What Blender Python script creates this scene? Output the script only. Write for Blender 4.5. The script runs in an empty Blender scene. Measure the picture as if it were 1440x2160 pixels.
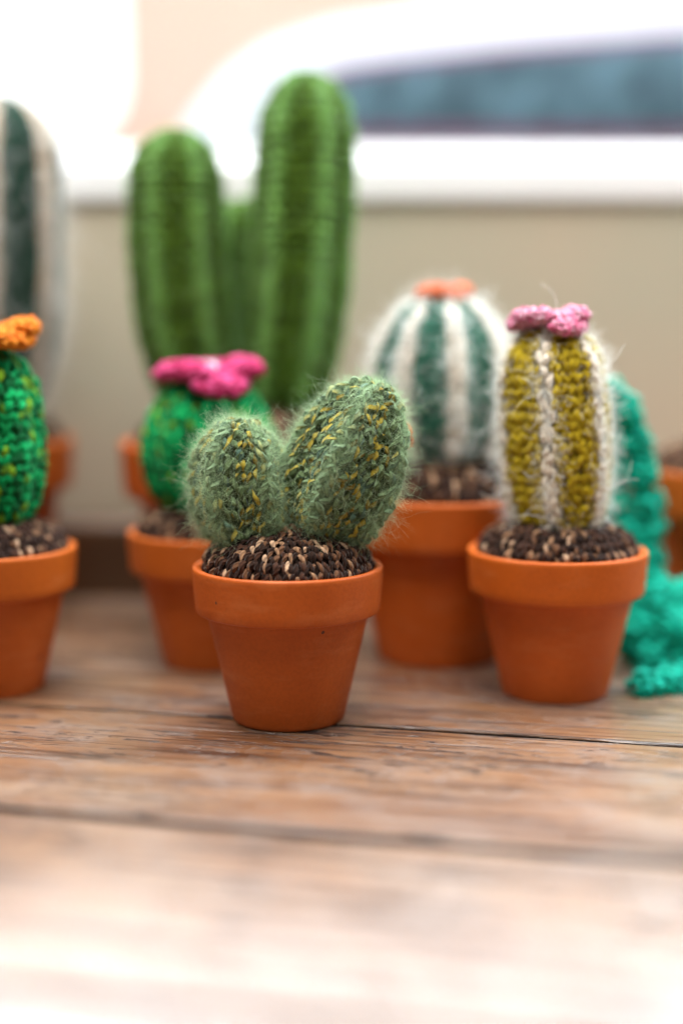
import bpy, math, random
import numpy as np
from math import pi, sin, cos, radians

random.seed(7)
RNG = np.random.default_rng(7)
U = 0.01                      # everything below is written in centimetres
SC = bpy.context.scene
COL = SC.collection

# ------------------------------------------------------------------ camera
cam_d = bpy.data.cameras.new('camera')
cam = bpy.data.objects.new('camera', cam_d)
COL.objects.link(cam)
cam.location = (0, 0, 12.5 * U)
cam.rotation_euler = (radians(90 - 8), 0, 0)
cam_d.sensor_fit = 'VERTICAL'
cam_d.sensor_height = 36
cam_d.sensor_width = 24
cam_d.lens = 50
cam_d.clip_start = 0.01
cam_d.clip_end = 200
cam_d.dof.use_dof = True
cam_d.dof.focus_distance = 0.420
cam_d.dof.aperture_fstop = 2.0
cam_d.dof.aperture_blades = 0
SC.camera = cam

# ------------------------------------------------------------------ light
world = bpy.data.worlds.new('World')
SC.world = world
world.use_nodes = True
bg = world.node_tree.nodes['Background']
bg.inputs[0].default_value = (1.0, 0.98, 0.95, 1)
bg.inputs[1].default_value = 0.14


def area_lamp(name, loc, target, sx, sy, power, colour):
    d = bpy.data.lights.new(name, 'AREA')
    d.shape = 'RECTANGLE'
    d.size = sx * U
    d.size_y = sy * U
    d.energy = power
    d.color = colour
    o = bpy.data.objects.new(name, d)
    COL.objects.link(o)
    o.location = [c * U for c in loc]
    v = np.array(target, float) - np.array(loc, float)
    from mathutils import Vector
    o.rotation_euler = Vector(v).to_track_quat('-Z', 'Y').to_euler()
    return o


area_lamp('window_light', (14, 68.4, 55.5), (12, 40, 48), 150, 46, 37.0, (0.80, 0.91, 1.0))
area_lamp('overhead_fill', (-12, 20, 125), (0, 46, 4), 100, 70, 25.0, (1.0, 0.97, 0.93))  # added soft fill from overhead, stands for no lamp in the room
area_lamp('backdrop_fill', (0, 66, 75), (5, 100, 14), 140, 30, 2.0, (1.0, 0.98, 0.98))  # added lamp aimed outward, only to brighten the house and car

SC.view_settings.view_transform = 'Standard'
SC.view_settings.look = 'None'
SC.view_settings.exposure = 0.48
SC.view_settings.gamma = 1.0
SC.cycles.use_denoising = True
SC.cycles.max_bounces = 8
SC.cycles.transparent_max_bounces = 16
SC.cycles.sample_clamp_indirect = 6


# ------------------------------------------------------------------ object helpers
def tag(o, label, cat, group=None, kind=None):
    o['label'] = label
    if cat:
        o['category'] = cat
    if group:
        o['group'] = group
    if kind:
        o['kind'] = kind
    return o


def empty(name, loc=(0, 0, 0)):
    o = bpy.data.objects.new(name, None)
    o.empty_display_size = 0.02
    COL.objects.link(o)
    o.location = [c * U for c in loc]
    return o


def mesh_np(name, verts, faces, mat, parent=None, attrs=None, smooth=True, origin=(0, 0, 0)):
    """verts (N,3) cm in world space relative to `origin`; faces (M,4) or (M,3)"""
    verts = np.asarray(verts, np.float32)
    faces = np.asarray(faces, np.int32)
    k = faces.shape[1]
    m = bpy.data.meshes.new(name)
    m.vertices.add(len(verts))
    m.vertices.foreach_set('co', (verts * U).ravel())
    m.loops.add(faces.size)
    m.loops.foreach_set('vertex_index', faces.ravel())
    m.polygons.add(len(faces))
    m.polygons.foreach_set('loop_start', np.arange(0, faces.size, k, dtype=np.int32))
    m.polygons.foreach_set('loop_total', np.full(len(faces), k, np.int32))
    m.polygons.foreach_set('use_smooth', np.full(len(faces), smooth))
    for an, av in (attrs or {}).items():
        a = m.attributes.new(an, 'FLOAT', 'POINT')
        a.data.foreach_set('value', np.asarray(av, np.float32).ravel())
    m.update(calc_edges=True)
    m.materials.append(mat)
    o = bpy.data.objects.new(name, m)
    COL.objects.link(o)
    if parent is not None:
        o.parent = parent
    o.location = [c * U for c in origin]
    return o


def box(name, lo, hi, mat, parent=None, bevel=0.0, seg=2, smooth=False):
    lo, hi = np.array(lo, float), np.array(hi, float)
    c = (lo + hi) / 2
    v = np.array([[x, y, z] for x in (lo[0], hi[0]) for y in (lo[1], hi[1]) for z in (lo[2], hi[2])]) - c
    f = [(0, 1, 3, 2), (4, 6, 7, 5), (0, 4, 5, 1), (2, 3, 7, 6), (0, 2, 6, 4), (1, 5, 7, 3)]
    o = mesh_np(name, v, f, mat, parent, smooth=smooth, origin=c)
    if bevel:
        b = o.modifiers.new('bevel', 'BEVEL')
        b.width = bevel * U
        b.segments = seg
    return o


def lathe(name, prof, mat, parent, n=96, wob=0.0):
    prof = np.array(prof, float)
    th = np.linspace(0, 2 * pi, n, endpoint=False)
    rr = prof[:, 0][:, None] * (1 + wob * np.sin(2 * th + 1)[None, :])
    v = np.stack([rr * np.cos(th), rr * np.sin(th), np.broadcast_to(prof[:, 1][:, None], rr.shape)], -1).reshape(-1, 3)
    k = len(prof)
    i, j = np.meshgrid(np.arange(k - 1), np.arange(n), indexing='ij')
    j2 = (j + 1) % n
    f = np.stack([i * n + j, i * n + j2, (i + 1) * n + j2, (i + 1) * n + j], -1).reshape(-1, 4)
    return mesh_np(name, v, f, mat, parent)


def rounded(pts, r=0.08, k=4):
    """round the corners of an open polyline profile"""
    pts = [np.array(p, float) for p in pts]
    out = [pts[0]]
    for a, b, c in zip(pts[:-2], pts[1:-1], pts[2:]):
        d1 = min(r, np.linalg.norm(b - a) * .45)
        d2 = min(r, np.linalg.norm(c - b) * .45)
        p = b + (a - b) / np.linalg.norm(a - b) * d1
        q = b + (c - b) / np.linalg.norm(c - b) * d2
        for t in np.linspace(0, 1, k + 1):
            out.append((1 - t) ** 2 * p + 2 * t * (1 - t) * b + t * t * q)
    out.append(pts[-1])
    return out


# ------------------------------------------------------------------ materials
def new_mat(name):
    m = bpy.data.materials.new(name)
    m.use_nodes = True
    nt = m.node_tree
    return m, nt, nt.nodes['Principled BSDF']


def N(nt, t, **kw):
    n = nt.nodes.new(t)
    for k, v in kw.items():
        if k.startswith('i_'):
            n.inputs[k[2:].replace('_', ' ')].default_value = v
        else:
            setattr(n, k, v)
    return n


def ramp(nt, stops, fac=None, interp='LINEAR'):
    r = nt.nodes.new('ShaderNodeValToRGB')
    e = r.color_ramp.elements
    e[0].position, e[0].color = stops[0][0], (*stops[0][1], 1)
    e[1].position, e[1].color = stops[-1][0], (*stops[-1][1], 1)
    for p, c in stops[1:-1]:
        x = e.new(p)
        x.color = (*c, 1)
    r.color_ramp.interpolation = interp
    if fac is not None:
        nt.links.new(fac, r.inputs[0])
    return r


def mixc(nt, fac, a, b, mode='MIX'):
    n = nt.nodes.new('ShaderNodeMix')
    n.data_type = 'RGBA'
    n.blend_type = mode
    for s, v in ((0, fac), (6, a), (7, b)):
        if hasattr(v, 'is_linked') or hasattr(v, 'links'):
            nt.links.new(v, n.inputs[s])
        else:
            n.inputs[s].default_value = v if s == 0 else (*v, 1)
    return n.outputs[2]


def math_n(nt, op, a, b=0.0, c=None, clamp=False):
    n = nt.nodes.new('ShaderNodeMath')
    n.operation = op
    n.use_clamp = clamp
    for s, v in ((0, a), (1, b), (2, c)):
        if v is None:
            continue
        if hasattr(v, 'links'):
            nt.links.new(v, n.inputs[s])
        else:
            n.inputs[s].default_value = v
    return n.outputs[0]


def yarn(name, stops, rib=None, rough=0.85, ply=3.0, bump=0.5, plymix=False, trans=0.0):
    """yarn: colour per strand from attribute tint, twisted plies from su/sv, paler ribs where the rib attribute is high"""
    m, nt, b = new_mat(name)
    L = nt.links.new
    tint = N(nt, 'ShaderNodeAttribute', attribute_name='tint').outputs['Fac']
    su = N(nt, 'ShaderNodeAttribute', attribute_name='su').outputs['Fac']
    sv = N(nt, 'ShaderNodeAttribute', attribute_name='sv').outputs['Fac']
    ph = math_n(nt, 'ADD', math_n(nt, 'MULTIPLY', su, ply), math_n(nt, 'MULTIPLY', sv, 2.2))
    idx = math_n(nt, 'FLOOR', ph)
    tf = math_n(nt, 'FRACT', math_n(nt, 'MULTIPLY_ADD', idx, 0.37, tint)) if plymix else tint
    col = ramp(nt, stops, tf, 'CONSTANT' if len(stops) > 3 else 'LINEAR').outputs[0]
    if rib:
        rb = N(nt, 'ShaderNodeAttribute', attribute_name='rib').outputs['Fac']
        thr, wid, rc = rib
        fac = math_n(nt, 'MULTIPLY_ADD', rb, 1.0 / wid, -thr / wid, clamp=True)
        col = mixc(nt, fac, col, rc)
    # plies
    w = math_n(nt, 'ABSOLUTE', math_n(nt, 'SINE', math_n(nt, 'MULTIPLY', ph, pi)))
    tc = N(nt, 'ShaderNodeTexCoord')
    nz = N(nt, 'ShaderNodeTexNoise', i_Scale=2600.0, i_Detail=2.0)
    L(tc.outputs['Object'], nz.inputs['Vector'])
    nz2 = N(nt, 'ShaderNodeTexNoise', i_Scale=300.0, i_Detail=2.0)
    L(tc.outputs['Object'], nz2.inputs['Vector'])
    h = math_n(nt, 'MULTIPLY_ADD', nz.outputs['Fac'], 0.5, w)
    v = math_n(nt, 'MULTIPLY_ADD', w, 0.35, 0.68)
    v2 = math_n(nt, 'MULTIPLY_ADD', nz2.outputs['Fac'], 0.6, 0.7)
    v3 = math_n(nt, 'MULTIPLY', v, v2)
    hs = N(nt, 'ShaderNodeHueSaturation')
    L(col, hs.inputs['Color'])
    L(v3, hs.inputs['Value'])
    L(hs.outputs[0], b.inputs['Base Color'])
    b.inputs['Roughness'].default_value = rough
    b.inputs['Specular IOR Level'].default_value = 0.12
    b.inputs['Sheen Weight'].default_value = 0.10
    b.inputs['Sheen Roughness'].default_value = 0.4
    bp = N(nt, 'ShaderNodeBump', i_Strength=bump, i_Distance=0.0004)
    L(h, bp.inputs['Height'])
    L(bp.outputs[0], b.inputs['Normal'])
    if trans:
        out = nt.nodes['Material Output']
        t = N(nt, 'ShaderNodeBsdfTranslucent')
        L(hs.outputs[0], t.inputs[0])
        mx = N(nt, 'ShaderNodeMixShader')
        mx.inputs[0].default_value = trans
        L(b.outputs[0], mx.inputs[1])
        L(t.outputs[0], mx.inputs[2])
        L(mx.outputs[0], out.inputs[0])
    return m


def fibre(name, c1, c2, trans=0.45):
    m, nt, b = new_mat(name)
    L = nt.links.new
    info = N(nt, 'ShaderNodeHairInfo')
    col = ramp(nt, [(0, c1), (1, c2)], info.outputs['Random']).outputs[0]
    L(col, b.inputs['Base Color'])
    b.inputs['Roughness'].default_value = 0.5
    b.inputs['Specular IOR Level'].default_value = 0.5
    t = N(nt, 'ShaderNodeBsdfTranslucent')
    L(col, t.inputs[0])
    mx = N(nt, 'ShaderNodeMixShader')
    mx.inputs[0].default_value = trans
    L(b.outputs[0], mx.inputs[1])
    L(t.outputs[0], mx.inputs[2])
    L(mx.outputs[0], nt.nodes['Material Output'].inputs[0])
    return m


def terracotta():
    m, nt, b = new_mat('terracotta')
    L = nt.links.new
    tc = N(nt, 'ShaderNodeTexCoord')
    oi = N(nt, 'ShaderNodeObjectInfo')
    add = N(nt, 'ShaderNodeVectorMath', operation='ADD')
    L(tc.outputs['Object'], add.inputs[0])
    L(oi.outputs['Random'], add.inputs[1])
    n1 = N(nt, 'ShaderNodeTexNoise', i_Scale=45.0, i_Detail=5.0, i_Roughness=0.6)
    L(add.outputs[0], n1.inputs['Vector'])
    n2 = N(nt, 'ShaderNodeTexNoise', i_Scale=900.0, i_Detail=3.0)
    L(add.outputs[0], n2.inputs['Vector'])
    # turning marks: noise squeezed along the height
    mp = N(nt, 'ShaderNodeMapping')
    mp.inputs['Scale'].default_value = (6, 6, 700)
    L(add.outputs[0], mp.inputs[0])
    n3 = N(nt, 'ShaderNodeTexNoise', i_Scale=1.0, i_Detail=3.0)
    L(mp.outputs[0], n3.inputs['Vector'])
    base = ramp(nt, [(0.3, (0.46, 0.088, 0.005)), (0.7, (0.54, 0.112, 0.008))], n1.outputs['Fac']).outputs[0]
    g = ramp(nt, [(0.25, (0.86, 0.86, 0.86)), (0.6, (1, 1, 1))], n2.outputs['Fac']).outputs[0]
    c = mixc(nt, 1.0, base, g, 'MULTIPLY')
    c = mixc(nt, 1.0, c, oi.outputs['Color'], 'MULTIPLY')
    # specks and small pits
    vo = N(nt, 'ShaderNodeTexVoronoi', i_Scale=130.0)
    L(add.outputs[0], vo.inputs['Vector'])
    n4 = N(nt, 'ShaderNodeTexNoise', i_Scale=60.0)
    L(add.outputs[0], n4.inputs['Vector'])
    spot = math_n(nt, 'LESS_THAN', vo.outputs['Distance'], 0.085)
    sel = math_n(nt, 'GREATER_THAN', n4.outputs['Fac'], 0.60)
    spot = math_n(nt, 'MULTIPLY', spot, sel)
    c = mixc(nt, spot, c, (0.10, 0.03, 0.012))
    # pale lime bloom, thin and patchy
    n5 = N(nt, 'ShaderNodeTexNoise', i_Scale=90.0, i_Detail=6.0, i_Roughness=0.7)
    mp2 = N(nt, 'ShaderNodeMapping')
    mp2.inputs['Scale'].default_value = (0.6, 0.6, 2.2)
    L(add.outputs[0], mp2.inputs[0])
    L(mp2.outputs[0], n5.inputs['Vector'])
    fl = ramp(nt, [(0.53, (0, 0, 0)), (0.76, (0.36, 0.40, 0.40))], n5.outputs['Fac']).outputs[0]
    c = mixc(nt, fl, c, (0.60, 0.19, 0.06))
    L(c, b.inputs['Base Color'])
    b.inputs['Roughness'].default_value = 0.55
    b.inputs['Specular IOR Level'].default_value = 0.28
    h = math_n(nt, 'MULTIPLY_ADD', n3.outputs['Fac'], 1.6, n2.outputs['Fac'])
    h = math_n(nt, 'MULTIPLY_ADD', spot, -3.0, h)
    bp = N(nt, 'ShaderNodeBump', i_Strength=0.35, i_Distance=0.00012)
    L(h, bp.inputs['Height'])
    L(bp.outputs[0], b.inputs['Normal'])
    return m


def wood():
    m, nt, b = new_mat('worn_floorboard_wood')
    L = nt.links.new
    tc = N(nt, 'ShaderNodeTexCoord')
    oi = N(nt, 'ShaderNodeObjectInfo')
    sc = N(nt, 'ShaderNodeVectorMath', operation='SCALE')
    L(oi.outputs['Location'], sc.inputs[0])
    sc.inputs['Scale'].default_value = 13.7
    add = N(nt, 'ShaderNodeVectorMath', operation='ADD')
    L(tc.outputs['Object'], add.inputs[0])
    L(sc.outputs[0], add.inputs[1])
    P = add.outputs[0]

    def noise(scale, stretch, det=4.0, rough=0.55, dist=0.0):
        mp = N(nt, 'ShaderNodeMapping')
        mp.inputs['Scale'].default_value = stretch
        L(P, mp.inputs[0])
        n = N(nt, 'ShaderNodeTexNoise', i_Scale=scale, i_Detail=det, i_Roughness=rough, i_Distortion=dist)
        L(mp.outputs[0], n.inputs['Vector'])
        return n.outputs['Fac']

    big = noise(28, (0.35, 1, 1), 4, 0.6, 0.4)
    grain = noise(240, (0.045, 1, 1), 5, 0.65, 0.6)
    fine = noise(900, (0.03, 1, 1), 3, 0.6)
    blot = noise(60, (0.5, 1, 1), 5, 0.7)
    base = ramp(nt, [(0.28, (0.155, 0.064, 0.021)), (0.43, (0.220, 0.104, 0.041)), (0.58, (0.250, 0.130, 0.059)),
                     (0.75, (0.28, 0.168, 0.092))], big).outputs[0]
    g = ramp(nt, [(0.36, (0.30, 0.24, 0.22)), (0.47, (0.82, 0.78, 0.75)), (0.6, (1.1, 1.08, 1.06))], grain).outputs[0]
    c = mixc(nt, 1.0, base, g, 'MULTIPLY')
    g2 = ramp(nt, [(0.38, (0.45, 0.40, 0.38)), (0.50, (1, 1, 1))], fine).outputs[0]
    c = mixc(nt, 0.8, c, g2, 'MULTIPLY')
    # greyed, worn patches
    wr = ramp(nt, [(0.50, (0, 0, 0)), (0.70, (0.55, 0.55, 0.55))], blot).outputs[0]
    c = mixc(nt, wr, c, (0.22, 0.175, 0.15))
    # dark flecks and gouges running with the grain
    fl1 = noise(330, (0.14, 1, 1), 4, 0.7, 1.2)
    area = noise(26, (0.5, 1, 1), 2, 0.5)
    am = ramp(nt, [(0.40, (0, 0, 0)), (0.52, (1, 1, 1))], area).outputs[0]
    gouge = ramp(nt, [(0.555, (0, 0, 0)), (0.585, (1, 1, 1))], fl1).outputs[0]
    gouge = math_n(nt, 'MULTIPLY', gouge, am)
    crack = noise(150, (0.018, 1, 1), 3, 0.6, 0.3)
    ck = ramp(nt, [(0.62, (0, 0, 0)), (0.64, (1, 1, 1))], crack).outputs[0]
    dark = math_n(nt, 'MAXIMUM', gouge, math_n(nt, 'MULTIPLY', ck, 0.85))
    sp = noise(1500, (0.10, 1, 1), 2, 0.6, 0.5)
    spk = ramp(nt, [(0.60, (0, 0, 0)), (0.66, (1, 1, 1))], sp).outputs[0]
    area2 = noise(40, (0.6, 1, 1), 3, 0.6)
    am2 = ramp(nt, [(0.44, (0.0, 0.0, 0.0)), (0.60, (1, 1, 1))], area2).outputs[0]
    dark = math_n(nt, 'MAXIMUM', dark, math_n(nt, 'MULTIPLY', math_n(nt, 'MULTIPLY', spk, am2), 0.8))
    # fine scratches across the grain
    mps = N(nt, 'ShaderNodeMapping')
    mps.inputs['Rotation'].default_value = (0, 0, 0.62)
    mps.inputs['Scale'].default_value = (0.03, 1, 1)
    L(P, mps.inputs[0])
    ns = N(nt, 'ShaderNodeTexNoise', i_Scale=190.0, i_Detail=1.0)
    L(mps.outputs[0], ns.inputs['Vector'])
    scr = ramp(nt, [(0.70, (0, 0, 0)), (0.72, (1, 1, 1))], ns.outputs['Fac']).outputs[0]
    dark = math_n(nt, 'MAXIMUM', dark, math_n(nt, 'MULTIPLY', scr, 0.55))
    # scattered round dents and pits
    mpv = N(nt, 'ShaderNodeMapping')
    mpv.inputs['Scale'].default_value = (0.55, 1, 1)
    L(P, mpv.inputs[0])
    vo = N(nt, 'ShaderNodeTexVoronoi', i_Scale=85.0)
    L(mpv.outputs[0], vo.inputs['Vector'])
    pit = math_n(nt, 'LESS_THAN', vo.outputs['Distance'], math_n(nt, 'MULTIPLY', blot, 0.13))
    pit = math_n(nt, 'MULTIPLY', pit, math_n(nt, 'GREATER_THAN', vo.outputs['Color'], 0.62))
    dark = math_n(nt, 'MAXIMUM', dark, math_n(nt, 'MULTIPLY', pit, 0.9))
    c = mixc(nt, math_n(nt, 'MULTIPLY', dark, 0.92), c, (0.018, 0.014, 0.014))
    L(c, b.inputs['Base Color'])
    grain_bw = ramp(nt, [(0.38, (0.1, 0.1, 0.1)), (0.50, (1, 1, 1))], grain).outputs[0]
    ro = ramp(nt, [(0.3, (0.30, 0.30, 0.30)), (0.75, (0.48, 0.48, 0.48))], blot).outputs[0]
    L(ro, b.inputs['Roughness'])
    b.inputs['Specular IOR Level'].default_value = 0.7
    cw_ = math_n(nt, 'MULTIPLY_ADD', math_n(nt, 'MAXIMUM', dark, math_n(nt, 'SUBTRACT', 1.0, grain_bw)), -0.6, 1.0, clamp=True)
    L(cw_, b.inputs['Coat Weight'])
    L(math_n(nt, 'MULTIPLY', cw_, 0.85), b.inputs['Specular IOR Level'])
    b.inputs['Coat IOR'].default_value = 1.62
    b.inputs['Coat Roughness'].default_value = 0.33
    h = math_n(nt, 'MULTIPLY_ADD', grain, 0.8, math_n(nt, 'MULTIPLY', fine, 0.35))
    h = math_n(nt, 'MULTIPLY_ADD', dark, -1.6, h)
    bp = N(nt, 'ShaderNodeBump', i_Strength=0.6, i_Distance=0.0004)
    L(h, bp.inputs['Height'])
    L(bp.outputs[0], b.inputs['Normal'])
    L(bp.outputs[0], b.inputs['Coat Normal'])
    return m


def plain(name, c, rough=0.6, var=0.06, scale=30.0, spec=0.4, metal=0.0):
    m, nt, b = new_mat(name)
    L = nt.links.new
    tc = N(nt, 'ShaderNodeTexCoord')
    nz = N(nt, 'ShaderNodeTexNoise', i_Scale=scale, i_Detail=5.0)
    L(tc.outputs['Object'], nz.inputs['Vector'])
    lo = tuple(x * (1 - var) for x in c)
    hi = tuple(min(1, x * (1 + var)) for x in c)
    r = ramp(nt, [(0.3, lo), (0.7, hi)], nz.outputs['Fac'])
    L(r.outputs[0], b.inputs['Base Color'])
    b.inputs['Roughness'].default_value = rough
    b.inputs['Specular IOR Level'].default_value = spec
    b.inputs['Metallic'].default_value = metal
    bp = N(nt, 'ShaderNodeBump', i_Strength=0.15, i_Distance=0.0005)
    L(nz.outputs['Fac'], bp.inputs['Height'])
    L(bp.outputs[0], b.inputs['Normal'])
    return m


M = {}
M['terracotta'] = terracotta()
M['wood'] = wood()
M['sage'] = yarn('sage_mohair_yarn', [(0.0, (0.055, 0.085, 0.030)), (0.28, (0.095, 0.140, 0.060)), (0.58, (0.14, 0.205, 0.10)),
                                      (0.83, (0.33, 0.26, 0.035)), (0.90, (0.19, 0.145, 0.022)), (0.94, (0.075, 0.14, 0.105))], rib=(0.50, 0.6, (0.19, 0.28, 0.16)), bump=0.8, plymix=True)  # paler ridges: brushed fuzz, and the light they catch painted in
M['soil'] = yarn('brown_tweed_yarn', [(0.0, (0.022, 0.009, 0.005)), (0.40, (0.050, 0.020, 0.011)), (0.68, (0.13, 0.060, 0.030)),
                                      (0.86, (0.30, 0.165, 0.090)), (0.96, (0.46, 0.29, 0.18))], bump=0.7)
M['emerald'] = yarn('emerald_yarn', [(0.0, (0.004, 0.13, 0.035)), (0.30, (0.003, 0.29, 0.075)), (0.60, (0.006, 0.46, 0.13)),
                                     (0.88, (0.24, 0.46, 0.02)), (0.93, (0.10, 0.25, 0.02))], trans=0.15)
M['olive'] = yarn('olive_green_yarn', [(0.0, (0.035, 0.080, 0.004)), (1.0, (0.080, 0.165, 0.012))],
                  rib=(0.45, 0.45, (0.17, 0.37, 0.08)))
M['mustard'] = yarn('mustard_yarn', [(0.0, (0.34, 0.24, 0.010)), (1.0, (0.54, 0.40, 0.018))], rib=(0.73, 0.06, (0.86, 0.76, 0.62)), trans=0.1)
M['teal_white'] = yarn('teal_and_white_yarn', [(0.0, (0.02, 0.10, 0.065)), (1.0, (0.035, 0.19, 0.125))],
                       rib=(0.60, 0.10, (0.84, 0.76, 0.66)), trans=0.1)
M['dark_white'] = yarn('dark_green_and_cream_yarn', [(0.0, (0.012, 0.04, 0.026)), (1.0, (0.03, 0.085, 0.055))],
                       rib=(0.64, 0.10, (0.72, 0.56, 0.42)), trans=0.1)
M['teal'] = yarn('teal_green_cotton', [(0.0, (0.0, 0.40, 0.26)), (1.0, (0.005, 0.55, 0.40))], rough=0.6, trans=0.15)
M['pink'] = yarn('hot_pink_cotton', [(0.0, (0.62, 0.015, 0.12)), (1.0, (0.95, 0.13, 0.38))], rough=0.6, trans=0.25)
M['pale_pink'] = yarn('rose_and_white_cotton', [(0.0, (0.88, 0.17, 0.36)), (1.0, (0.95, 0.58, 0.70))],
                      rough=0.6, trans=0.25)
M['white_yarn'] = yarn('white_cotton', [(0.0, (0.80, 0.74, 0.84)), (1.0, (0.9, 0.84, 0.92))], trans=0.2)
M['orange'] = yarn('orange_cotton', [(0.0, (0.85, 0.20, 0.01)), (1.0, (0.92, 0.32, 0.02))], rough=0.6, trans=0.25)
M['coral'] = yarn('coral_cotton', [(0.0, (0.85, 0.20, 0.07)), (1.0, (0.90, 0.30, 0.14))], rough=0.6, trans=0.25)
M['sage_fibre'] = fibre('sage_fibres', (0.34, 0.51, 0.28), (0.60, 0.75, 0.46))
M['white_fibre'] = fibre('white_fibres', (0.80, 0.82, 0.78), (0.92, 0.92, 0.88))
M['green_fibre'] = fibre('green_fibres', (0.30, 0.52, 0.22), (0.50, 0.70, 0.40))
M['brown_fibre'] = fibre('brown_fibres', (0.07, 0.035, 0.022), (0.25, 0.15, 0.10))
M['wall'] = plain('beige_plaster', (0.66, 0.58, 0.43), 0.8, 0.08, 9.0)
_r = [n for n in M['wall'].node_tree.nodes if n.type == 'VALTORGB'][0].color_ramp.elements
_r[0].color = (0.48, 0.465, 0.36, 1)  # greenish to pinkish patches: reflected light painted into the plaster colour
_r[1].color = (0.56, 0.47, 0.355, 1)
M['skirting'] = plain('dark_stained_wood', (0.085, 0.040, 0.016), 0.42, 0.25, 40.0, 0.5)
M['white'] = plain('white_gloss_paint', (0.92, 0.93, 0.95), 0.35, 0.02, 20.0)
M['peach'] = plain('peach_render', (0.84, 0.565, 0.44), 0.85, 0.03, 4.0)
M['car'] = plain('white_car_paint', (0.90, 0.90, 0.93), 0.3, 0.01, 5.0)
M['car_glass'] = plain('blue_grey_car_glass', (0.085, 0.145, 0.17), 0.45, 0.7, 40.0, 0.3)
M['mauve'] = plain('mauve_trim', (0.26, 0.11, 0.19), 0.5, 0.1, 20.0)


def glass_mat():
    m, nt, b = new_mat('window_glass')
    L = nt.links.new
    nt.nodes.remove(b)
    t = N(nt, 'ShaderNodeBsdfTransparent')
    g = N(nt, 'ShaderNodeBsdfGlossy')
    g.inputs['Roughness'].default_value = 0.02
    fr = N(nt, 'ShaderNodeFresnel')
    fr.inputs[0].default_value = 1.45
    mx = N(nt, 'ShaderNodeMixShader')
    L(fr.outputs[0], mx.inputs[0])
    L(t.outputs[0], mx.inputs[1])
    L(g.outputs[0], mx.inputs[2])
    L(mx.outputs[0], nt.nodes['Material Output'].inputs[0])
    return m


M['glass'] = glass_mat()
M['seam_shade'] = plain('dark_board_edge', (0.025, 0.018, 0.014), 0.9, 0.3, 60.0, 0.1)  # board sides coloured dark, painting shade into the seams


# ------------------------------------------------------------------ crochet
class Form:
    """a stuffed crochet form: radius profile along a curved axis, with ribs; all in cm, local to its thing"""

    def __init__(self, p0, p1, p2, prof, n=0, a=0.0, phase=0.0, kind='ridge', sq=1.0, k=1.0, lump=0.0, e1=(1, 0, 0)):
        self.p = [np.array(q, float) for q in (p0, p1, p2)]
        pr = np.array(prof, float)
        # smooth the profile (Catmull-Rom), then parametrise by arc length
        P = np.vstack([pr[0] * 2 - pr[1], pr, pr[-1] * 2 - pr[-2]])
        out = []
        for i in range(1, len(P) - 2):
            for t in np.linspace(0, 1, 12, endpoint=False):
                a0, a1, a2, a3 = P[i - 1:i + 3]
                out.append(.5 * ((2 * a1) + (-a0 + a2) * t + (2 * a0 - 5 * a1 + 4 * a2 - a3) * t * t + (-a0 + 3 * a1 - 3 * a2 + a3) * t ** 3))
        out.append(pr[-1])
        q = np.array(out)
        q[:, 1] = np.maximum(q[:, 1], 0.0)
        tt = np.linspace(0, 1, 200)
        pts = self.axis(tt)
        self.L = np.linalg.norm(np.diff(pts, axis=0), axis=1).sum()
        d = np.diff(q, axis=0)
        seg = np.hypot(d[:, 0] * self.L, d[:, 1])
        self.cum = np.concatenate([[0], np.cumsum(seg)])
        self.len = self.cum[-1]
        self.cum /= self.len
        self.q = q
        self.n, self.a, self.ph, self.kind, self.sq, self.k, self.lump = n, a, phase, kind, sq, k, lump
        self.e1 = np.array(e1, float)

    def axis(self, s):
        s = np.asarray(s)[..., None]
        a, b, c = self.p
        return (1 - s) ** 2 * a + 2 * s * (1 - s) * b + s * s * c

    def ridge(self, th):
        if not self.n:
            return np.zeros_like(th)
        x = self.n * (th - self.ph) / 2
        if self.kind == 'ridge':
            return (1 - np.abs(np.sin(x))) ** self.k
        return np.abs(np.cos(x)) ** (0.7 * self.k)

    def rad(self, t):
        return np.interp(t, self.cum, self.q[:, 1])

    def surf(self, th, t):
        t = np.clip(t, 0, 1)
        s = np.interp(t, self.cum, self.q[:, 0])
        r = self.rad(t)
        c = self.axis(s)
        tan = self.axis(np.clip(s + .01, 0, 1.01)) - self.axis(s - .01)
        tan /= np.linalg.norm(tan, axis=-1, keepdims=True)
        e1 = self.e1 - tan * (tan @ self.e1)[..., None]
        e1 /= np.linalg.norm(e1, axis=-1, keepdims=True)
        e2 = np.cross(tan, e1)
        f = 1 - self.a + self.a * self.ridge(th)
        if self.lump:
            f = f * (1 + self.lump * (np.sin(3 * th + 7 * t + self.ph) * np.sin(11 * t + 2 * th) + .5 * np.sin(23 * t + th * 2)))
        r = (r * f)[..., None]
        return c + r * (np.cos(th)[..., None] * e1 + self.sq * np.sin(th)[..., None] * e2)

    def normal(self, th, t):
        t = np.clip(t, 0.004, 0.996)
        d = 0.004
        a = self.surf(th + .02, t) - self.surf(th - .02, t)
        b = self.surf(th, t + d) - self.surf(th, t - d)
        n = np.cross(a, b)
        return n / (np.linalg.norm(n, axis=-1, keepdims=True) + 1e-9)


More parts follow.
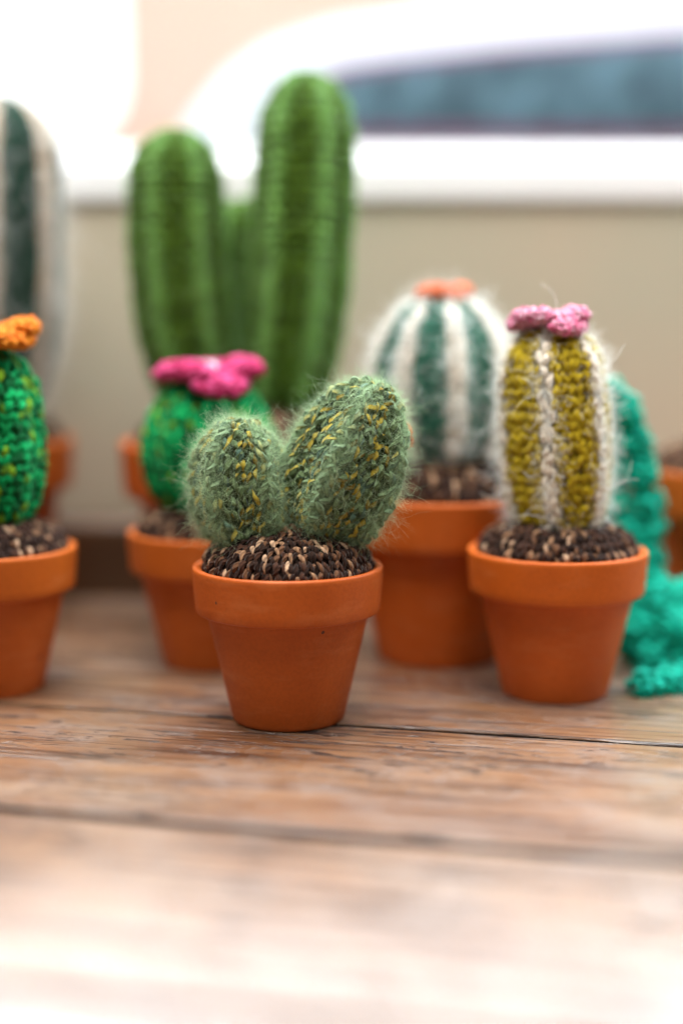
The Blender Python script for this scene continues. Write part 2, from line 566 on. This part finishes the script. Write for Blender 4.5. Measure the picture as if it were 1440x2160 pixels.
def core(name, F, mat, parent, nu=72, nv=48, shrink=0.06, tint=0.1):
    """the stuffed body under the stitches"""
    th = np.linspace(0, 2 * pi, nu, endpoint=False)
    t = np.linspace(0, 1, nv)
    T, TH = np.meshgrid(t, th, indexing='ij')
    P = F.surf(TH, T) - F.normal(TH, T) * shrink
    i, j = np.meshgrid(np.arange(nv - 1), np.arange(nu), indexing='ij')
    j2 = (j + 1) % nu
    f = np.stack([i * nu + j, i * nu + j2, (i + 1) * nu + j2, (i + 1) * nu + j], -1).reshape(-1, 4)
    return mesh_np(name, P.reshape(-1, 3), f, mat, parent,
                   {'tint': np.full(P.shape[:2], tint), 'rib': F.ridge(TH), 'su': TH * 0, 'sv': TH * 0})


def stitches(name, F, mat, parent, cw, rh, w, lift=0.06, thick=0.7, K=7, R=7, jit=0.12, long=1.25, t0=0.02, t1=0.985, pattern='v', spread=0.36, ply2=0.0):
    """worked stitches: two leaning strands of yarn per stitch, row over row"""
    rows = max(2, int(round(F.len * (t1 - t0) / rh)))
    TH0, T0, DTH, DT = [], [], [], []
    for i in range(rows + 1):
        t = t0 + (t1 - t0) * i / rows
        rr = float(F.rad(np.array(t))) * (1 - F.a * .4) * (1 + F.sq) / 2
        nc = int(round(2 * pi * rr / cw))
        if nc < 3:
            continue
        off = (i % 2) * .5 if pattern != 'v' else 0.13 * i
        a = (np.arange(nc) + off) * 2 * pi / nc
        for s in (-1, 1):
            TH0.append(a + s * spread * .5 * 2 * pi / nc)
            T0.append(np.full(nc, t))
            DTH.append(np.full(nc, s * spread * 2 * pi / nc))
            DT.append(np.full(nc, long * rh / F.len))
    TH0, T0, DTH, DT = map(np.concatenate, (TH0, T0, DTH, DT))
    S = len(TH0)
    g = RNG.normal
    step = 2 * np.abs(DTH) / spread / 2
    TH0 = TH0 + g(0, jit, S) * step * .6
    T0 = T0 + g(0, jit, S) * DT * .5
    DTH = DTH * (1 + g(0, jit * 2.2, S))
    DT = DT * (1 + g(0, jit, S))
    x = np.linspace(0, 1, K)
    th = TH0[:, None] + DTH[:, None] * (x - .5)[None]
    tt = np.clip(T0[:, None] + DT[:, None] * (x - .5)[None], 0.0, 1.0)
    n = F.normal(th, tt)
    h = lift * (0.25 + np.sin(pi * x)) * (1 + g(0, .2, S))[:, None]
    C = F.surf(th, tt) + n * (h - lift * .5)[..., None]
    tan = np.gradient(C, axis=1)
    tan /= np.linalg.norm(tan, axis=-1, keepdims=True) + 1e-9
    b = np.cross(tan, n)
    b /= np.linalg.norm(b, axis=-1, keepdims=True) + 1e-9
    n2 = np.cross(b, tan)
    rp = (0.30 + 0.70 * np.sin(pi * np.clip(x, .02, .98)) ** .8) * w
    rad = rp[None] * (1 + g(0, .13, S))[:, None]
    phi = np.linspace(0, 2 * pi, R + 1)
    rad = rad[:, :, None, None]
    if ply2:
        tw = (RNG.random(S) * 6)[:, None, None] + x[None, :, None] * 4.6
        rad = rad * (1 + ply2 * np.cos(2 * (phi[None, None] - tw)))[..., None]
    V = C[:, :, None] + rad * (np.cos(phi)[None, None, :, None] * b[:, :, None] + thick * np.sin(phi)[None, None, :, None] * n2[:, :, None])
    tint = np.broadcast_to(RNG.random(S)[:, None, None], (S, K, R + 1))
    su = np.broadcast_to((phi / (2 * pi))[None, None], (S, K, R + 1))
    sv = np.broadcast_to(x[None, :, None], (S, K, R + 1)) + tint * 3
    rib = np.broadcast_to(F.ridge(th[:, K // 2])[:, None, None], (S, K, R + 1))
    s, i, j = np.meshgrid(np.arange(S), np.arange(K - 1), np.arange(R), indexing='ij')
    base = s * K * (R + 1) + i * (R + 1) + j
    f = np.stack([base, base + 1, base + R + 2, base + R + 1], -1).reshape(-1, 4)
    o = mesh_np(name, V.reshape(-1, 3), f, mat, parent, {'tint': tint, 'su': su, 'sv': sv, 'rib': rib})
    o['kind'] = 'stuff'
    return o


def fuzz(name, F, mat, parent, count, length, r=0.0025, ridge_pow=0.0, curl=0.5, up=0.1, t0=0.02, t1=1.0, K=7, spread=0.7, base=0.0):
    n = int(count * (3 if ridge_pow else 1.3))
    th = RNG.random(n) * 2 * pi
    t = t0 + (t1 - t0) * RNG.random(n)
    pr = F.rad(t) / (F.q[:, 1].max() + 1e-9)
    if ridge_pow:
        pr = pr * (base + (1 - base) * F.ridge(th) ** ridge_pow)
    keep = RNG.random(n) < pr
    th, t = th[keep][:count], t[keep][:count]
    S = len(th)
    nn = F.normal(th, t)
    P0 = F.surf(th, t) - nn * 0.02
    Ln = length * np.clip(RNG.gamma(3.0, 1 / 3.0, S), .15, 2.6)
    d = nn + RNG.normal(0, spread, (S, 3))
    # tufts: neighbours lean the same way
    cl = np.stack([np.sin(9 * th + 13 * t), np.cos(7 * th - 17 * t), np.sin(5 * th + 29 * t)], -1)
    d += cl * .45
    d[:, 2] += up
    d /= np.linalg.norm(d, axis=1, keepdims=True)
    pts = np.zeros((S, K, 3))
    pts[:, 0] = P0
    bend = RNG.normal(0, curl, (S, 3))
    ax = RNG.normal(0, 1, (S, 3))
    ax /= np.linalg.norm(ax, axis=1, keepdims=True)
    for k in range(1, K):
        bend = bend * .8 + RNG.normal(0, curl * .8, (S, 3))
        d = d + bend * .5 + np.cross(ax, d) * curl * .35
        # keep out of the body
        inward = (d * nn).sum(1)
        d += nn * np.clip(-inward + .02, 0, None)[:, None]
        d /= np.linalg.norm(d, axis=1, keepdims=True)
        pts[:, k] = pts[:, k - 1] + d * (Ln / (K - 1))[:, None]
    hc = bpy.data.hair_curves.new(name)
    hc.add_curves([K] * S)
    hc.position_data.foreach_set('vector', (pts * U).astype(np.float32).ravel())
    ra = hc.attributes.new('radius', 'FLOAT', 'POINT')
    x = np.linspace(1, .45, K)
    rr = (r * (0.7 + .6 * RNG.random(S)))[:, None] * x[None] * U
    ra.data.foreach_set('value', rr.astype(np.float32).ravel())
    hc.materials.append(mat)
    o = bpy.data.objects.new(name, hc)
    COL.objects.link(o)
    o.parent = parent
    o['kind'] = 'stuff'
    return o


def pot(parent, R, H, rb, rim_h, zoff=0.0):
    rim_in = R * 0.895
    body_top = R * 0.848
    zr = H - rim_h
    prof = rounded([(0.001, 0.0), (rb * .98, 0.0), (rb, 0.06), (body_top, zr + .02), (body_top * .93, zr + .05), (rb * .8, 0.5), (0.001, 0.5)], 0.05)
    p = lathe('pot', prof, M['terracotta'], parent, 128, 0.002)
    prof2 = rounded([(body_top * .96, zr - 0.02), (body_top + .01, zr - .03), (R * .955, zr + .05), (R * .968, zr + rim_h * .2), (R * .992, H - .12), (R * .985, H - .02),
                     (R * .95, H + .01), (rim_in, H - .06), (rim_in * .975, zr + .1), (body_top * .92, zr - .02)], 0.07)
    lathe('rim', prof2, M['terracotta'], p, 128, 0.002)
    tone = random.uniform(.84, 1.04)
    for q in [p] + list(p.children):
        q.color = (tone, tone * random.uniform(.92, 1.08), tone * random.uniform(.8, 1.3), 1)
    return p


def soil(parent, R, H, height, cw=0.26, rh=0.33, w=0.080):
    """the knitted brown cushion that fills the pot"""
    r = R * .885
    F = Form((0, 0, H - .55), (0, 0, H), (0, 0, H + height),
             [(0, r * .93), (.30, r * .985), (.5, r * .97), (.72, r * .86), (.88, r * .62), (.97, r * .3), (1, 0.02)], lump=0.018)
    c = core('soil_cushion', F, M['soil'], parent, shrink=.05)
    stitches('stitches', F, M['soil'], c, cw, rh, w, lift=.075, jit=.22, spread=.42, long=1.15)
    fuzz('fibres', F, M['brown_fibre'], c, 2600, .14, .0016, t0=.15, spread=.9, K=5)
    return F


def flower(parent, c, petals, mat, size, thick=0.26, mid=None, cw=.15, tilt=0.25, wob=.25, ph=0.6):
    """crocheted flower: a ring of padded petals round a button"""
    fl = empty('flower', c)
    fl.parent = parent
    for i in range(petals):
        a = 2 * pi * i / petals + random.uniform(-.15, .15) + .3
        s = size * random.uniform(.88, 1.1)
        dz = wob * size * (sin(2 * a + ph) + random.uniform(-.35, .35))
        d = np.array([cos(a), sin(a), 0])
        p0 = d * size * .08
        p1 = d * s * .55 + np.array([0, 0, tilt * s + dz * .3])
        p2 = d * s * 1.0 + np.array([0, 0, tilt * s * .1 + dz])
        side = np.array([-d[1], d[0], 0])
        F = Form(p0, p1, p2, [(0, .02), (.08, s * .20), (.35, s * .50), (.65, s * .60), (.88, s * .50), (.97, s * .25), (1, .02)], sq=thick * .8 / .60, lump=.10, e1=side)
        o = core('petal', F, mat, fl, 28, 18, .03, .5)
        stitches('stitches', F, mat, o, cw, cw * 1.05, cw * .28, lift=.09, jit=.2, K=6, R=6)
    m2 = mid or mat
    F = Form((0, 0, .02), (0, 0, .1), (0, 0, size * .36), [(0, size * .22), (.5, size * .27), (.85, size * .18), (1, .01)])
    o = core('flower_centre', F, m2, fl, 24, 12, .03, .5)
    stitches('stitches', F, m2, o, cw, cw, cw * .3, lift=.04, K=6, R=6)
    return fl


# ------------------------------------------------------------------ the setting: table, wall, sill, what lies beyond
table = empty('wooden_table', (0, 42.3, 0))
tag(table, 'worn table top of wide brown floorboards with dark cracks and gouges, under all the pots', 'table')
ang = math.atan(-0.222)
ux, uy = cos(ang), sin(ang)
W_ = 8.95
YEND = 61.8
for k in range(-4, 4):
    gap = (0.02 if k not in (-1,) else 0.16)
    lo, hi = k * W_ + (0.03 if k != -1 else .03), (k + 1) * W_ - gap
    if k == -2:
        hi = (k + 1) * W_ - .50
    if k == -3:
        hi = (k + 1) * W_ - .35
    n = 60
    xs = np.linspace(-62, 62, n)
    # a plank: worn, rounded long edges, slightly wavy
    sec = rounded([(lo, -2.2), (lo, 0.0), (hi, 0.0), (hi, -2.2)], .045, 2)
    V = []
    for x in xs:
        for (y, z) in sec:
            wv = 0.05 * sin(x * .35 + k) + .03 * sin(x * 1.3 + 2 * k)
            V.append((x, y + (wv if z > -1 and (abs(y - lo) < .2 or abs(y - hi) < .2) else 0) * .5, z - (k % 3) * .012))
    V = np.array(V)
    m_ = len(sec)
    # rotate into the room and clip at the back wall (keep the plank square to the wall there)
    c0 = (lo + hi) / 2
    loc = V - np.array([0, c0, 0])
    wy = 42.3 + V[:, 0] * uy + V[:, 1] * ux
    over = np.clip(wy - YEND, 0, None)
    # slide points that pass the wall back along the plank
    loc[:, 1] -= over * ux
    loc[:, 0] -= over * uy
    i, j = np.meshgrid(np.arange(n - 1), np.arange(m_ - 1), indexing='ij')
    f = np.stack([i * m_ + j, (i + 1) * m_ + j, (i + 1) * m_ + j + 1, i * m_ + j + 1], -1).reshape(-1, 4)
    pl = mesh_np('plank', loc, f[:, ::-1], M['wood'], table, smooth=False)
    pl.data.materials.append(M['seam_shade'])
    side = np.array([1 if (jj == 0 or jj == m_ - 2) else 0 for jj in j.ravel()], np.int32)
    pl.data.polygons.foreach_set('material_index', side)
    pl.location = (-c0 * uy * U, c0 * ux * U, 0)
    pl.rotation_euler = (0, 0, ang)

underside = box('table_bearer', (-62, 2, -3.2), (62, 61.6, -2.3), M['skirting'], table)
underside.location = (0, (31.8 - 42.3) * U, -2.75 * U)

wall = box('wall', (-75, 64.2, -6), (75, 70, 17.2), M['wall'])
tag(wall, 'plain beige plastered wall below the white window sill', None, kind='structure')
sk = box('skirting_board', (-75, 61.9, -6), (75, 64.15, 3.5), M['skirting'], bevel=.6, seg=4)
tag(sk, 'dark stained wooden skirting board along the foot of the beige wall', 'skirting board')
sill = box('window_sill', (-75, 63.9, 17.25), (75, 71.5, 19.0), M['white'], bevel=.3, seg=4)
tag(sill, 'white painted window sill running across the top of the beige wall', 'window sill')
win = empty('window', (0, 69.5, 19.05))
tag(win, 'clear window pane with a thin white bottom rail on the sill', 'window')
o = box('bottom_rail', (-75, 68.7, 19.02), (75, 70.3, 20.2), M['white'], win, bevel=.15)
o.location = (0, 0, .6 * U)
o = box('pane', (-75, 69.4, 20.0), (75, 69.6, 95), M['glass'], win)
o.location = (0, 0, (57.6 - 19.05) * U)


def extrude_y(name, pts, y0, y1, mat, parent=None, bevel=0.0, seg=3):
    pts = np.array(pts, float)
    c = np.array([pts[:, 0].mean(), (y0 + y1) / 2, pts[:, 1].mean()])
    n = len(pts)
    m = bpy.data.meshes.new(name)
    V = [((x - c[0]) * U, (y0 - c[1]) * U, (z - c[2]) * U) for x, z in pts] + [((x - c[0]) * U, (y1 - c[1]) * U, (z - c[2]) * U) for x, z in pts]
    F = [tuple(range(n)), tuple(range(2 * n - 1, n - 1, -1))] + [(i + n, (i + 1) % n + n, (i + 1) % n, i) for i in range(n)]
    m.from_pydata(V, [], F)
    m.update()
    m.materials.append(mat)
    o = bpy.data.objects.new(name, m)
    COL.objects.link(o)
    o.location = c * U
    if parent:
        o.parent = parent
        o.location = (c - np.array(parent.location) / U) * U
    if bevel:
        b = o.modifiers.new('bevel', 'BEVEL')
        b.width = bevel * U
        b.segments = seg
        b.limit_method = 'ANGLE'
    return o


def arc(cx, cz, r, a0, a1, k=10):
    return [(cx + r * cos(a), cz + r * sin(a)) for a in np.linspace(a0, a1, k)]


def pxz(x, y, Y):
    """helper for working out heights: where the sight line through (x, y) meets the plane at depth Y, cm"""
    p = radians(8)
    fy, fz = cos(p), -sin(p)
    uy_, uz = sin(p), cos(p)
    a, b = x - 720, -(y - 1080)
    dx, dy, dz = a, 3000 * fy + b * uy_, 3000 * fz + b * uz
    return (dx / dy * Y, 12.5 + dz / dy * Y)


# peach house front across the street with a big round-cornered opening where the bright sky shows
YB = 98
A = lambda x, y: pxz(x, y, YB)
x_l, z_b = A(262, 322)
_, z_t = A(0, -1200)
x_r, z_g = A(2300, 460)
rr = 5.0
z_t = 62.0
pts = [(x_l, z_t), (x_r, z_t), (x_r, z_g - 20), (-75, z_g - 20), (-75, z_b)] + arc(x_l - rr, z_b + rr, rr, -pi / 2, 0, 10)
house = extrude_y('house_front', pts, YB, YB + 8, M['peach'], bevel=.3)
tag(house, 'peach coloured house front blurred beyond the window, with a rounded edge against white sky', 'house')

sm, snt, sb = new_mat('overcast_sky')
snt.nodes.remove(sb)
em = N(snt, 'ShaderNodeEmission')
em.inputs[0].default_value = (1, 1, 1, 1)
em.inputs[1].default_value = 1.6
snt.links.new(em.outputs[0], snt.nodes['Material Output'].inputs[0])
sky = box('sky', (-400, 330, -40), (400, 334, 330), sm)
tag(sky, 'plain white overcast sky', None, kind='structure')

# white car with a long side window
YC = 80
Cc = lambda x, y: pxz(x, y, YC)
car = empty('parked_car', (*((Cc(1000, 400)[0]), YC), Cc(1000, 400)[1]))
tag(car, 'white car with a long blue grey side window edged in mauve, beyond the window', 'car')
roof = [(330, 470), (345, 330), (400, 235), (470, 150), (560, 85), (700, 38), (880, 8), (1080, -12), (1400, -30), (2100, -40), (2100, 470)]
extrude_y('body', [Cc(*q) for q in roof][::-1], YC, YC + 22, M['car'], car, bevel=1.2, seg=5)
glass = [(690, 268), (640, 225), (650, 190), (730, 160), (880, 140), (1100, 118), (1440, 92), (2000, 70), (2000, 268)]
extrude_y('window_trim', [Cc(x + (0 if x < 1900 else 20), y + (30 if y > 250 else -20)) for x, y in glass][::-1], YC - .35, YC + .1, M['mauve'], car, bevel=.1)
wg = extrude_y('side_window', [Cc(*q) for q in glass][::-1], YC - .6, YC - .36, M['car_glass'], car, bevel=.08)


# ------------------------------------------------------------------ potted crochet cacti
GROUP = 'crochet cacti in terracotta pots'
SM = (2.95, 4.82, 1.74, 1.45)       # small pot: rim radius, height, base radius, rim height
PH0 = -pi / 2                        # the direction that faces the photographer


def potted(loc, label, dims, soil_h):
    t = empty('potted_cactus', loc)
    tag(t, label, 'cactus', GROUP)
    pot(t, *dims)
    soil(t, dims[0], dims[1], soil_h)
    return t


def arm(name, F, mat, parent, cw, rh, w, fz=None, **kw):
    o = core(name, F, mat, parent, 96, 64, .09, .02)  # core takes the darkest tint, painting shade into the stitch gaps
    stitches('stitches', F, mat, o, cw, rh, w, **kw)
    for f in (fz or []):
        fuzz('fibres', F, f.pop('mat'), o, **f)
    return o



def dome(low, c, top=1.0, p=2.2):
    """low: profile points up to s = 1-c, then a rounded crown of relative height c"""
    return low + [(1 - c + c * u, top * (1 - u ** p) ** (1 / p)) for u in (0.0, .3, .55, .75, .88, .95, .985)] + [(1, .015)]


pad = dome([(0, .35), (.05, .60), (.16, .86), (.34, .98)], .52, 1.0, 2.1)


def scaled(p, r):
    return [(s, q * r) for s, q in p]


# 1. the middle one, in focus: two mohair arms
t = potted((-1.65, 43.1, 0), 'two-armed fuzzy sage green cactus in the small pot at the front centre', SM, 1.15)
FL = Form((-1.0, 0, 5.45), (-1.62, -.1, 7.1), (-1.40, 0, 9.25), scaled(pad, 1.58), n=5, a=.30, phase=PH0 + radians(36 + 4), kind='ridge', k=.9, sq=.95, lump=.02)
arm('arm', FL, M['sage'], t, .35, .32, .090, [
    dict(mat=M['sage_fibre'], count=40000, length=.30, r=.0019, ridge_pow=2.6, base=.04, spread=.75, curl=.5),
    dict(mat=M['sage_fibre'], count=3500, length=.55, r=.002, ridge_pow=.8, base=.2, spread=.6, curl=.5, K=9)], jit=.26, lift=.12, spread=.5, long=1.5, ply2=.2, K=9, R=10)
FR = Form((1.05, .1, 5.75), (1.65, -.05, 7.4), (2.78, 0, 10.35), scaled(pad, 1.88), n=5, a=.30, phase=PH0 + radians(36 - 52), kind='ridge', k=.9, sq=.95, lump=.02)
arm('arm', FR, M['sage'], t, .35, .32, .090, [
    dict(mat=M['sage_fibre'], count=50000, length=.30, r=.0019, ridge_pow=2.6, base=.04, spread=.75, curl=.5),
    dict(mat=M['sage_fibre'], count=4500, length=.6, r=.002, ridge_pow=.8, base=.2, spread=.6, curl=.5, K=9)], jit=.26, lift=.12, spread=.5, long=1.5, ply2=.2, K=9, R=10)
fl = flower(t, (3.62, .45, 8.75), 5, M['coral'], .34, cw=.10)
fl.rotation_euler = (0, radians(80), 0)

# 2. right: mustard column with cream ribs and a rose flower
t = potted((7.08, 46.1, 0), 'mustard yellow column cactus with white fuzzy ribs and pink-white flower, beside teal crochet', SM, 1.0)
colm = dome([(0, .66), (.05, .80), (.2, .93), (.42, 1.0), (.60, 1.0)], .26, .96, 2.4)
F = Form((0.05, 0, 5.35), (-.1, 0, 8.2), (-.42, 0, 12.0), scaled(colm, 1.84), n=6, a=.15, phase=PH0 - radians(16), kind='ridge', k=.75)
arm('column', F, M['mustard'], t, .32, .34, .108, [
    dict(mat=M['white_fibre'], count=20000, length=.36, r=.004, ridge_pow=3.2, spread=.55, curl=.35),
    dict(mat=M['white_fibre'], count=280, length=.8, r=.010, ridge_pow=2.2, base=.02, spread=.5, curl=.5, K=10),
    dict(mat=M['white_fibre'], count=300, length=.45, r=.005, ridge_pow=.8, base=.1, spread=.8, curl=.9, K=10)], jit=.24, spread=.46)
flower(t, (-.45, -.25, 12.05), 5, M['pale_pink'], 1.25, thick=.22, cw=.22, tilt=.35, wob=.20)

# 3. left edge: emerald column with an orange flower
t = potted((-11.75, 46.6, 0), 'emerald and lime green cactus with orange flower, cut by the left edge of the photo', SM, 1.0)
F = Form((0, 0, 5.1), (0, 0, 8), (0, 0, 11.35), scaled(dome([(0, .42), (.06, .62), (.18, .86), (.38, 1.0), (.55, 1.0)], .34, .98, 2.3), 1.92),
         n=8, a=.12, phase=PH0 + radians(30 + 22.5), kind='lobe')
arm('column', F, M['emerald'], t, .38, .34, .115, [dict(mat=M['green_fibre'], count=2200, length=.12, r=.002)], jit=.16, spread=.5)
flower(t, (0.25, -.1, 11.6), 6, M['orange'], 1.65, thick=.20, cw=.25, tilt=.2, wob=.18)

# 4. behind, left: squat round one with a pink flower
t = potted((-4.68, 50.2, 0), 'round emerald green cactus with hot pink flower, second row between left edge and centre pots', SM, 1.0)
F = Form((0, 0, 5.35), (0, 0, 7.4), (0, 0, 10.3), scaled(dome([(0, .35), (.06, .58), (.2, .86), (.38, .98)], .52, 1.0, 2.2), 2.32),
         n=8, a=.12, phase=PH0 + radians(14), kind='lobe')
arm('ball', F, M['emerald'], t, .38, .34, .115, [dict(mat=M['green_fibre'], count=2200, length=.13, r=.002)], jit=.16, spread=.5)
f = flower(t, (-.05, -.15, 10.15), 5, M['pink'], 1.85, thick=.20, cw=.27, tilt=.3, wob=.20, mid=M['white_yarn'])

# 5. second row, middle: white-ribbed dome in the bigger pot
t = potted((3.58, 51.2, 0), 'white-ribbed teal dome cactus in the larger pot behind, between the centre and mustard ones', (3.6, 6.05, 2.25, 1.8), 1.5)
F = Form((0, 0, 7.2), (0, 0, 9.3), (0, 0, 13.1), scaled(dome([(0, .62), (.06, .74), (.2, .9), (.4, .99)], .5, 1.0, 2.2), 2.62),
         n=8, a=.14, phase=PH0 + radians(9), kind='ridge', k=.6)
arm('dome', F, M['teal_white'], t, .29, .27, .09, [
    dict(mat=M['white_fibre'], count=24000, length=.40, r=.0045, ridge_pow=2.2, spread=.6, curl=.4),
    dict(mat=M['white_fibre'], count=380, length=.95, r=.012, ridge_pow=1.0, base=.12, spread=.5, curl=.4, K=9)], jit=.14)
flower(t, (0.05, 0, 12.92), 5, M['coral'], .95, cw=.2, tilt=.5, wob=.25)

# 6. back: tall green one with three arms in a large pot
t = potted((-3.9, 56.2, 0), 'tall plain green cactus with three arms, tallest one behind the centre pot', (4.85, 7.45, 2.9, 2.1), 1.4)
ac = dome([(0, .45), (.05, .62), (.18, .84), (.42, 1.0), (.66, 1.0)], .17, .97, 2.3)
fzg = lambda c: [dict(mat=M['green_fibre'], count=c, length=.34, r=.0035, ridge_pow=1.6, base=.10, spread=.7)]
F = Form((-1.5, -.2, 8.3), (-2.7, -.1, 12.5), (-2.45, 0, 19.35), scaled(ac, 1.84), n=6, a=.20, phase=PH0 + radians(35), kind='ridge', k=.7)
arm('arm', F, M['olive'], t, .40, .34, .120, fzg(7000), jit=.16, lift=.10)
F = Form((1.5, -.1, 8.2), (2.35, 0, 12.0), (2.6, 0, 21.5), scaled(ac, 1.92), n=6, a=.20, phase=PH0 + radians(26), kind='ridge', k=.7)
arm('arm', F, M['olive'], t, .40, .34, .120, fzg(9000), jit=.16, lift=.10)
F = Form((.1, 1.6, 8.4), (.1, 2.9, 12.0), (-.05, 3.2, 17.0), scaled(ac, 1.55), n=6, a=.17, phase=PH0 + radians(28), kind='ridge', k=.7)
arm('arm', F, M['olive'], t, .40, .34, .120, fzg(4000), jit=.16, lift=.10)

# 7. back left: tall striped column
t = potted((-15.1, 58.2, 0), 'tall dark green and cream striped cactus with white fuzz, back row at left edge', (4.1, 7.35, 2.45, 2.0), 1.3)
F = Form((0.9, 0, 8.2), (1.1, 0, 13), (1.4, 0, 20.9), scaled(ac, 2.7), n=7, a=.15, phase=PH0 + radians(10), kind='ridge', k=.65)
arm('column', F, M['dark_white'], t, .30, .28, .095, [
    dict(mat=M['white_fibre'], count=20000, length=.55, r=.004, ridge_pow=2.8, spread=.6, curl=.4),
    dict(mat=M['white_fibre'], count=420, length=1.0, r=.013, ridge_pow=1.0, base=.1, spread=.5, curl=.4, K=9)], jit=.12)

# 8. back right: barely in the frame, pot rim and soil only
t = potted((15.3, 54.4, 0), 'pot at right edge behind teal crochet, only its rim and brown soil in view', (3.75, 6.6, 2.3, 1.8), 1.1)
F = Form((1.2, 0, 7.4), (1.2, 0, 9), (1.2, 0, 12.4), scaled(ac, 1.6), n=8, a=.12, phase=0, kind='lobe')
arm('column', F, M['emerald'], t, .28, .25, .083, None, jit=.16)

# ------------------------------------------------------------------ teal crochet piece
tq = empty('crochet_garland', (14.2, 50.0, 0))
tag(tq, 'bright teal green crochet garland draped and piled on the table behind the mustard cactus', 'crochet')
ORG = np.array([14.2, 50.0, 0])


def cord(path, r, bob=3.2, amp=.15):
    """path in world cm; a string of puffy worked bobbles"""
    path = [np.array(p, float) for p in path]
    for a, b, c in zip(path[0::2], path[1::2], path[2::2]):
        ctl = 2 * b - (a + c) / 2
        L = np.linalg.norm(b - a) + np.linalg.norm(c - b)
        k = max(2, int(round(L / (r * bob))))
        pr = []
        for i in range(k * 4 + 1):
            s = i / (k * 4)
            e = 1.0 if 0 < i < k * 4 else .55
            pr.append((s, r * e * (1 - amp * cos(2 * pi * s * k))))
        F = Form(a - ORG, ctl - ORG, c - ORG, pr, lump=.10, phase=random.random() * 6)
        o = core('cord', F, M['teal'], tq, 28, 40, .09, .3)
        stitches('stitches', F, M['teal'], o, .40, .36, .12, lift=.16, jit=.30, spread=.55)


def W(x, y, Y):
    q = pxz(x, y, Y)
    return (q[0], Y, q[1])


cord([W(1262, 835, 51), W(1302, 840, 51), W(1328, 905, 51), W(1346, 960, 51), W(1354, 1035, 51), W(1366, 1090, 51), W(1358, 1150, 51), W(1366, 1200, 50.8), W(1356, 1260, 50.4)], .43)
cord([W(1262, 850, 51.6), W(1290, 895, 51.6), W(1300, 960, 51.6), W(1296, 1040, 51.4), W(1302, 1110, 51.2), W(1330, 1140, 51), W(1352, 1195, 50.8)], .38)
cord([W(1300, 900, 51.3), W(1318, 935, 51.3), W(1345, 965, 51.2)], .36)
cord([W(1300, 985, 51.3), W(1320, 985, 51.3), W(1350, 1005, 51.2)], .30)
cord([W(1270, 960, 51.9), W(1275, 1060, 51.7), W(1310, 1130, 51.4)], .38)
cord([W(1372, 1250, 50.6), W(1340, 1310, 50), W(1355, 1375, 49.4), W(1400, 1395, 49), W(1460, 1385, 49.2)], .62)
cord([W(1365, 1270, 50.2), W(1420, 1275, 49.8), W(1480, 1265, 50), W(1520, 1290, 50.5), W(1560, 1330, 51)], .70)
cord([W(1340, 1330, 50.4), W(1400, 1325, 49.4), W(1460, 1330, 49.4), W(1500, 1350, 49.6), W(1540, 1375, 50)], .68)
cord([W(1325, 1370, 51.2), W(1380, 1360, 50.8), W(1450, 1370, 50.6)], .66)
cord([W(1338, 1452, 45.6), W(1385, 1449, 45.9), W(1430, 1438, 46.3), W(1490, 1424, 47), W(1545, 1390, 48.6)], .43, amp=.22)
